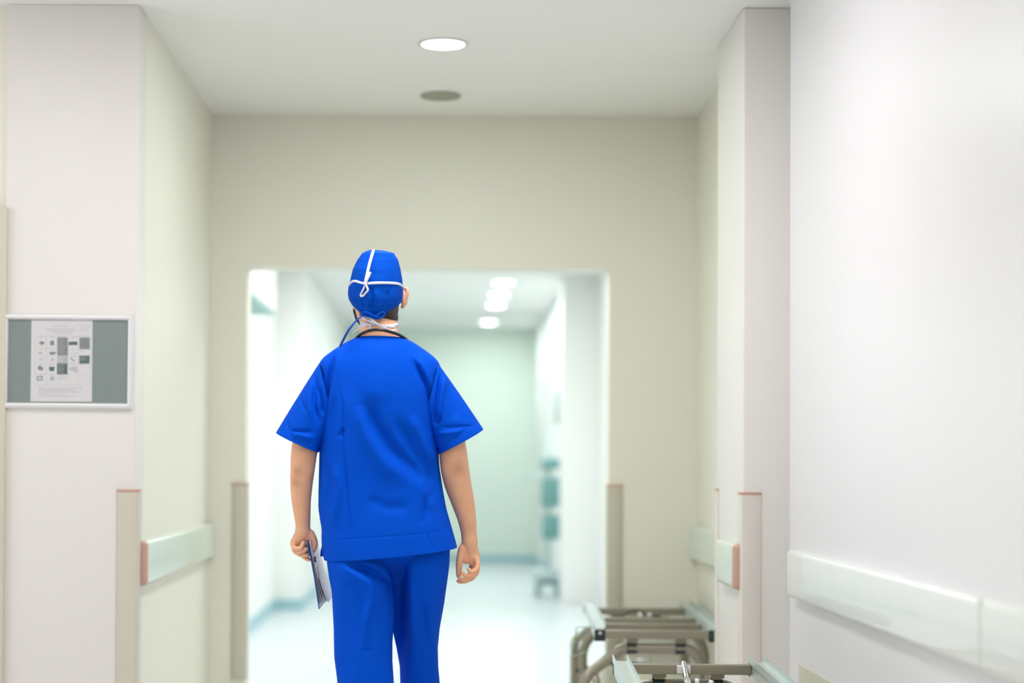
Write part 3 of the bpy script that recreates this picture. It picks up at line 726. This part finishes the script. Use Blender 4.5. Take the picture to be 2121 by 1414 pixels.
sd = so.modifiers.new('t', 'SOLIDIFY'); sd.thickness = 0.0016; sd.offset = 0
bake(so)
# waist pocket flap showing at the left hip and the lower front panel edge at the right
def ribbon(path, width, m, name, parent, up=(0, -1, 0), th=0.0010, k=8, taper=None):
    P = catmull([Vector(p_) for p_ in path], k)
    width *= (1.4 if m is M['white_tie'] else 1.0); r = [1.0] * len(P)
    if taper: r = [taper(i / (len(P) - 1)) for i in range(len(P))]
    return MB().tube(P, r, 8, flat=(th, width / 2), up=up).build(name, m, parent, True)
pk = MB(); pr = []
for px, py, w in ((661, 1038, 0.5), (659, 1042, 4), (660, 1058, 5), (664, 1080, 5), (668, 1096, 2)):
    p_ = Wp(px, py, .02); pr.append([p_ + Vector((x * MPP, y, 0)) for x, y in ((0, 0), (w, -.01), (w + 3, .03), (0, .03))])
pk.rings(pr).build('side_pocket', M['blue'], person, True)
ft = MB(); pr = []
for px, py in ((668, 1128), (665, 1140), (664, 1152)):
    p_ = Wp(px, py, .03); pr.append([p_ + Vector((x * MPP, y, 0)) for x, y in ((-1, 0), (10, -.01), (10, .04), (0, .04))])
ft.rings(pr).build('shirt_front_corner', M['blue'], person, True)

# trousers
PANT_F = [
 ([(720, 1168), (752, 1176), (785, 1190), (805, 1204), (812, 1240)], 7, -.020, 0),
 ([(700, 1170), (735, 1190), (765, 1210), (770, 1240), (758, 1290), (748, 1360)], 9, .012, 0),
 ([(690, 1222), (725, 1216), (752, 1204)], 3.5, -.005, 0),
 ([(742, 1348), (776, 1346)], 3, -.004, 0),
 ([(792, 1230), (790, 1300), (795, 1400)], 8, -.004, 0),
 ([(700, 1250), (702, 1330), (706, 1414), (715, 1600)], 2.5, -.003, 0),
 ([(720, 1240), (716, 1330), (722, 1420)], 12, -.006, 0),
 ([(888, 1230), (892, 1290), (900, 1340), (905, 1400)], 7, .007, 0),
 ([(872, 1240), (880, 1310), (890, 1360)], 7, -.006, 0),
 ([(850, 1165), (848, 1230), (850, 1300), (838, 1414)], 7, .006, 0),
 ([(862, 1180), (868, 1240), (872, 1330), (868, 1414)], 9, -.004, 0)]
pants = MB()
def leg(TLx, TRx, DY, DEPT, y0, y1, n=150, m=90, extra=[]):
    rs = []
    for i in range(n + 1):
        py = y0 + (y1 - y0) * i / n; xl, xr = table(TLx, py), table(TRx, py); dy0 = table(DY, py); dep = table(DEPT, py); row = []
        for j in range(m):
            t = 2 * math.pi * j / m; c_, s_ = math.cos(t), math.sin(t)
            cx = math.copysign(abs(c_) ** .9, c_); px = xl + (xr - xl) * (cx + 1) / 2
            dy = dy0 + dep * s_; back = max(0, -s_)
            if back > 0: dy -= min(1, back * 2.2) * min(1, max(0, (py - 1140) / 40)) * (1.3 * fold_disp(px, py, PANT_F + extra) + wr(px + 300, py, .9))
            row.append(Wp(px, py, dy))
        rs.append(row)
    pants.rings(rs, True)
leg([(1080, 676), (1150, 677), (1165, 677), (1200, 682), (1226, 687), (1300, 691), (1360, 692), (1414, 699), (1560, 712), (1705, 722)],
    [(1080, 800), (1170, 806), (1200, 812), (1250, 816), (1290, 816), (1330, 813), (1370, 813), (1414, 816), (1560, 812), (1705, 802)],
    [(1080, 0), (1170, -.02), (1300, -.03), (1440, -.05), (1560, -.12), (1705, -.21)], [(1080, .085), (1150, .095), (1200, .110), (1300, .10), (1450, .085), (1705, .07)], 1085, 1705)
leg([(1080, 800), (1170, 806), (1240, 812), (1300, 812), (1340, 821), (1380, 828), (1414, 829), (1560, 830), (1715, 838)],
    [(1080, 930), (1140, 932), (1170, 931), (1200, 927), (1250, 920), (1300, 911), (1340, 907), (1380, 908), (1414, 911), (1560, 912), (1715, 908)],
    [(1080, .0), (1170, .02), (1300, .07), (1440, .13), (1560, .16), (1715, .15)], [(1080, .085), (1150, .10), (1200, .115), (1300, .105), (1450, .085), (1715, .07)], 1085, 1718, extra=[([(826, 1150), (829, 1200), (830, 1290), (838, 1370)], 15, -.060, 0)])
pants.rings([ring(804, 1075, .178, .09, 0, 60, .9), ring(804, 1110, .182, .095, .0, 60, .9), ring(804, 1150, .180, .09, .0, 60, .9), ring(806, 1168, .155, .062, .015, 60, .9), ring(806, 1190, .120, .040, .035, 60, .9), ring(808, 1212, .08, .025, .045, 60, .9)])
po = pants.build('scrub_trousers', M['blue'], person)
rm = po.modifiers.new('r', 'REMESH'); rm.mode = 'VOXEL'; rm.voxel_size = 0.0036
sm = po.modifiers.new('s', 'SMOOTH'); sm.factor = 0.5; sm.iterations = 3
bake(po)
# clogs
for (fx, fy, zz, tilt) in ((fl.x, fl.y, .0, 14), (fr2.x, fr2.y, .0, 0)):
    sh_ = MB(); rs = []
    for y, w, h, z in ((-.075, .012, .02, .035), (-.07, .032, .05, .045), (-.04, .040, .070, .05), (.02, .042, .075, .052), (.09, .046, .068, .048), (.15, .048, .055, .04), (.20, .040, .044, .034), (.225, .018, .022, .028)):
        rs.append([(w * math.cos(a_), y, max(0.0, z + h * .75 * math.sin(a_))) for a_ in [2 * math.pi * k_ / 24 for k_ in range(24)]])
    sh_.rings(rs); s2 = sh_.build('shoe', M['shoe'], person, True)
    s2.location = (fx - .004, fy, zz + (.055 if tilt else 0.0)); s2.rotation_euler = (R(-tilt), 0, 0)

# hair under the cap, at nape and temples
hr = MB(); rs = []
HT = [(606, 732, 826, .082), (625, 736, 826, .084), (640, 742, 826, .080), (652, 745, 825, .075), (660, 748, 825, .069), (667, 752, 822, .062)]
for py, xl, xr, d in HT:
    row = []
    for j in range(61):
        a_ = math.pi * j / 60; px = (xl + xr) / 2 - (xr - xl) / 2 * math.cos(a_)
        jag = (noise.noise(Vector((px * .25, 3.1, 0))) * 4 - 5 * math.sin(a_) ** 2 * 1.3) if py >= 660 else 0
        row.append(Wp(px, py + jag, .012 - d * math.sin(a_) ** .8))
    rs.append(row)
rs2 = [r_ + [p_ + Vector((0, .012, 0)) for p_ in reversed(r_)] for r_ in rs]
hr.rings(rs2).build('hair', M['hair'], person, True)

# surgical cap
CAP_F = [([(757, 600), (752, 620), (755, 645)], 4, -.006, 0), ([(768, 590), (772, 620), (770, 645)], 4, -.007, 0), ([(763, 600), (762, 625), (762, 645)], 3.5, .006, 0),
         ([(778, 600), (780, 625), (782, 648)], 5, .005, 0), ([(822, 540), (818, 565), (808, 600), (795, 630)], 1.6, -.003, 0), ([(730, 575), (735, 600), (742, 625)], 1.6, -.003, 0),
         ([(735, 622), (750, 632), (765, 636)], 4, -.005, 0), ([(732, 635), (750, 642), (770, 645)], 4, .005, 0), ([(770, 525), (790, 524), (810, 530)], 5, .004, 0), ([(760, 530), (765, 550), (768, 580)], 10, -.003, 0),
         ([(800, 600), (805, 620), (800, 640)], 4, -.004, 0), ([(815, 560), (820, 590), (815, 625)], 6, .003, 0), ([(740, 545), (745, 560)], 5, .003, 0)]
CT = [(0, 770, 517, 784, 518, .012), (.02, 764, 518.5, 794, 519, .035), (.06, 757, 521, 806, 521.5, .058), (.12, 750, 525, 815, 524, .072), (.22, 740, 539, 824, 538, .088), (.35, 731, 558, 829, 557, .100), (.5, 726, 579, 833, 580, .106),
      (.62, 722, 596, 834.5, 599, .107), (.74, 721, 609, 834, 614, .105), (.84, 723, 620, 832, 623, .100), (.93, 729, 630, 826, 631, .092), (1, 737, 637, 818, 636, .082)]
cap = MB(); rs = []; NV, NT = 100, 150
for i in range(NV + 1):
    v = i / NV
    for a_, b_2 in zip(CT, CT[1:]):
        if v <= b_2[0] + 1e-9: break
    t = (v - a_[0]) / (b_2[0] - a_[0]); t = max(0, min(1, t))
    xl, yl, xr, yr, d = [a_[k_] + (b_2[k_] - a_[k_]) * t for k_ in range(1, 6)]
    row = []
    for j in range(NT):
        th = 2 * math.pi * j / NT; c_, s_ = math.cos(th), math.sin(th); u = (c_ + 1) / 2
        px = xl + (xr - xl) * u; py = yl + (yr - yl) * u
        back = max(0, -s_); front = max(0, s_)
        py += back ** 1.3 * 17 * max(0, (v - .55) / .45) ** 1.2 - front * 46 * max(0, (v - .4) / .6)
        dy = .012 + (d if s_ < 0 else d + .008) * s_
        if back > 0: dy -= min(1, back * 2) * (fold_disp(px, py, CAP_F) * .8 + noise.noise(Vector((px * .05, py * .04, 5))) * .002)
        row.append(Wp(px, py, dy))
    rs.append(row)
cap.rings(rs, False).add(rs[0], [tuple(range(NT))])
co = cap.build('surgical_cap', M['blue_cap'], person, True, fix=False)
sd = co.modifiers.new('t', 'SOLIDIFY'); sd.thickness = 0.0014; sd.offset = 0
bake(co)
# blue ties of the cap
ribbon([Wp(748, 652, -.075), Wp(765, 656, -.083), Wp(785, 659, -.082), Wp(797, 652, -.080), Wp(792, 646, -.082), Wp(778, 654, -.084), Wp(766, 654, -.084)], .006, M['blue_cap'], 'cap_tie', co)
ribbon([Wp(750, 650, -.078), Wp(758, 646, -.084), Wp(770, 652, -.086), Wp(786, 658, -.083)], .007, M['blue_cap'], 'cap_tie', co)
ribbon([Wp(752, 655, -.080), Wp(745, 658, -.085), Wp(738, 664, -.09), Wp(722, 684, -.10), Wp(707, 712, -.09), Wp(705, 718, -.085)], .0072, M['blue_d'], 'cap_tie', co, taper=lambda u: .35 + .65 * min(1, u * 1.6))
# face mask in front with its white tapes round the cap and the neck
mk = MB(); rs = []
for z, w, y in ((-.005, .045, .098), (-.03, .062, .112), (-.06, .066, .110), (-.09, .058, .104), (-.115, .036, .090)):
    rs.append([hd(w * math.sin(a_), y * math.cos(a_ * .85) + .012, z) for a_ in [R(-75 + 150 * k_ / 20) for k_ in range(21)]])
rs = [r_ + [p_ + HR @ Vector((0, .0025, 0)) for p_ in reversed(r_)] for r_ in rs]
mo_ = mk.rings(rs).build('face_mask', M['mask'], person, True)
WT = M['white_tie']
def cpt(px, py, off=.002):
    """point on the cap's back surface"""
    cx = 778; hw = 56.5; x = max(-.999, min(.999, (px - cx) / hw)); d = table([(517, .016), (519, .037), (521, .058), (525, .072), (539, .088), (558, .100), (579, .106), (598, .107), (620, .106), (645, .096), (660, .088)], py)
    return Wp(px, py, .012 - d * math.sqrt(1 - x * x) - off)
def tape(pts, w, off=.004, name='mask_tie', **k): return ribbon([cpt(px, py, off) for px, py in pts], w, WT, name, mo_, **k)
tape([(773.5, 517), (772, 523), (767, 540), (762, 560), (758, 578), (756, 587)], .0064, .0090)
tape([(722.5, 591), (728, 584), (736, 582), (746, 585), (757, 587.5)], .0050, .005)
tape([(757, 587.5), (772, 586), (792, 585.5), (812, 586), (826, 588), (833.5, 593)], .0058, .005)
tape([(756, 588), (761, 577), (766, 566), (767.5, 563)], .0055, .0120)
tape([(757, 588), (752, 600), (747, 611), (751, 613), (758, 606), (762, 600), (759, 592), (757, 588)], .0042, .010)
ribbon([cpt(755, 587, .012), cpt(759, 588, .013)], .008, WT, 'mask_tie_knot', mo_)
def npt(px, py, off=.004):
    x = max(-.999, min(.999, (px - 785) / 40.0)); return Wp(px, py, -.002 - .058 * math.sqrt(1 - x * x) - off)
def ntape(pts, w, off=.004, **k): return ribbon([npt(px, py, off) for px, py in pts], w, WT, 'mask_tie', mo_, **k)
ntape([(746, 673), (756, 673), (768, 672), (780, 671), (795, 675), (810, 674), (824, 671)], .0066, .003)
ntape([(746, 667), (758, 671), (772, 673)], .0052, .004)
ntape([(778, 669), (766, 665), (755, 660), (750, 655), (758, 655), (768, 660), (778, 668), (788, 676), (800, 681)], .0044, .010)
ntape([(790, 674), (800, 680), (812, 685), (819, 681), (816, 677), (806, 677)], .0040, .010)
ntape([(768, 672), (766, 678), (765.5, 686)], .0050, .007)
ribbon([npt(768, 670, .008), Wp(745, 680, -.06), Wp(730, 690, -.05)], .0016, WT, 'mask_tie', mo_)
for xx in ((743, 651, 668, 747), (826, 640, 655, 823)):
    ribbon([Wp(xx[0], xx[1], -.02), Wp(xx[3], xx[2], -.01)], .0025, WT, 'mask_tie', mo_)
# ring
MB().tube([Wp(612.5 + 6.2 * math.cos(a_), 1141 + 2.2 * math.cos(a_), .034 + .0092 * math.sin(a_)) for a_ in [2 * math.pi * k_ / 20 for k_ in range(21)]], .0012, 8).build('finger_ring', M['steel'], person, True)

# stethoscope around the neck
st = thing('stethoscope', 'black stethoscope tube hanging around the back of the neck', 'stethoscope', tuple(Wp(788, 690, 0)))
base = Vector(st.location)
pth = [Wp(718, 790, .16), Wp(720, 740, .14), Wp(728, 712, .07), Wp(738, 699, -.02), Wp(752, 689, -.062), Wp(770, 683.5, -.076), Wp(790, 683, -.080), Wp(812, 688, -.072), Wp(830, 695, -.052), Wp(843, 704, -.01), Wp(850, 716, .06), Wp(852, 745, .14), Wp(852, 860, .17)]
pth = [Vector(p_) - base for p_ in catmull([Vector(p_) for p_ in pth], 8)]
MB().tube(pth, .0046, 12).build('tube', M['rubber'], st, True)
for dx in (-12, 12):
    MB().tube([Wp(718, 790, .16) - base, Wp(718 + dx, 820, .17) - base, Wp(718 + dx * .8, 880, .17) - base], .003, 8).build('ear_tube', M['chrome'], st, True)
cp_ = Wp(852, 872, .175) - base
MB().tube([cp_, cp_ + Vector((0, .012, 0))], .022, 20).build('chest_piece', M['chrome'], st, 'auto')

# clipboard held edge-on in the left hand
cb0 = Wp(636, 1118, .03); cb1 = Wp(661, 1261, .0)
cl = thing('clipboard', 'thin blue clipboard seen edge-on in the hand at the left, white sheets fanning out', 'clipboard', tuple(cb0))
o_ = Vector(cb0)
dn = (Wp(661, 1261, .03) - o_); pc = [(636, 1118), (640, 1140), (645, 1162), (651, 1195), (656, 1228), (661, 1261)]
sg = MB(); rs = []
for px, py in pc:
    a_ = Wp(px, py, 0) - o_; w = .0030
    rs.append([a_ + Vector((-w / 2, -.0, 0)), a_ + Vector((w / 2, -.0, 0)), a_ + Vector((w / 2 + .001, .30, .004)), a_ + Vector((-w / 2 + .001, .30, .004))])
sg.rings(rs).build('board', M['board'], cl, 'auto')
for k_, (x0, x1) in enumerate(((0, 0), (3, 4), (5, 9), (6, 15))):
    sg = MB(); rs = []
    for i, (px, py) in enumerate(((639.5, 1121), (643, 1140), (647.5, 1162), (653, 1195), (658, 1225), (662, 1251))):
        t = i / 5; off = [1.6, 2.4, 3.2, 4.2][k_] * (1 - t * .3) + x1 * t ** 2.6
        a_ = Wp(px - 1 + off, py - k_ * 1.2 * t, .004 + .001 * k_) - o_
        rs.append([a_, a_ + Vector((.0006, 0, 0)), a_ + Vector((.0006, .285, 0)), a_ + Vector((0, .285, 0))])
    sg.rings(rs).build('sheet', M['sheet'], cl)
a_ = Wp(642, 1138, .16) - o_
MB().box(a_.x - .002, a_.y - .06, a_.z - .02, a_.x + .008, a_.y + .06, a_.z + .02).build('clip', M['chrome'], cl, bevel=.002)
pe = thing('pen', 'pen with a black clip hanging on the sheets of the clipboard', 'pen', tuple(Wp(653, 1153, .0)))
o2 = Vector(pe.location)
MB().cap_tube([Wp(651.5, 1155, -.002) - o2, Wp(652.8, 1163, -.002) - o2], .0030, 12).tube([Wp(651, 1153.6, -.002) - o2, Wp(655.5, 1153.6, -.002) - o2], .0014, 8).build('cap', M['penk'], pe, True)
MB().tube([Wp(652.8, 1163, -.002) - o2, Wp(659, 1198, -.002) - o2], [.0024, .0018], 12).build('barrel', M['penm'], pe, True)
MB().tube(catmull([Wp(655, 1172, -.004) - o2, Wp(660, 1182, -.004) - o2, Wp(661, 1192, -.004) - o2, Wp(659, 1200, -.004) - o2], 6), .0006, 6).build('cord', M['steel'], pe, True)
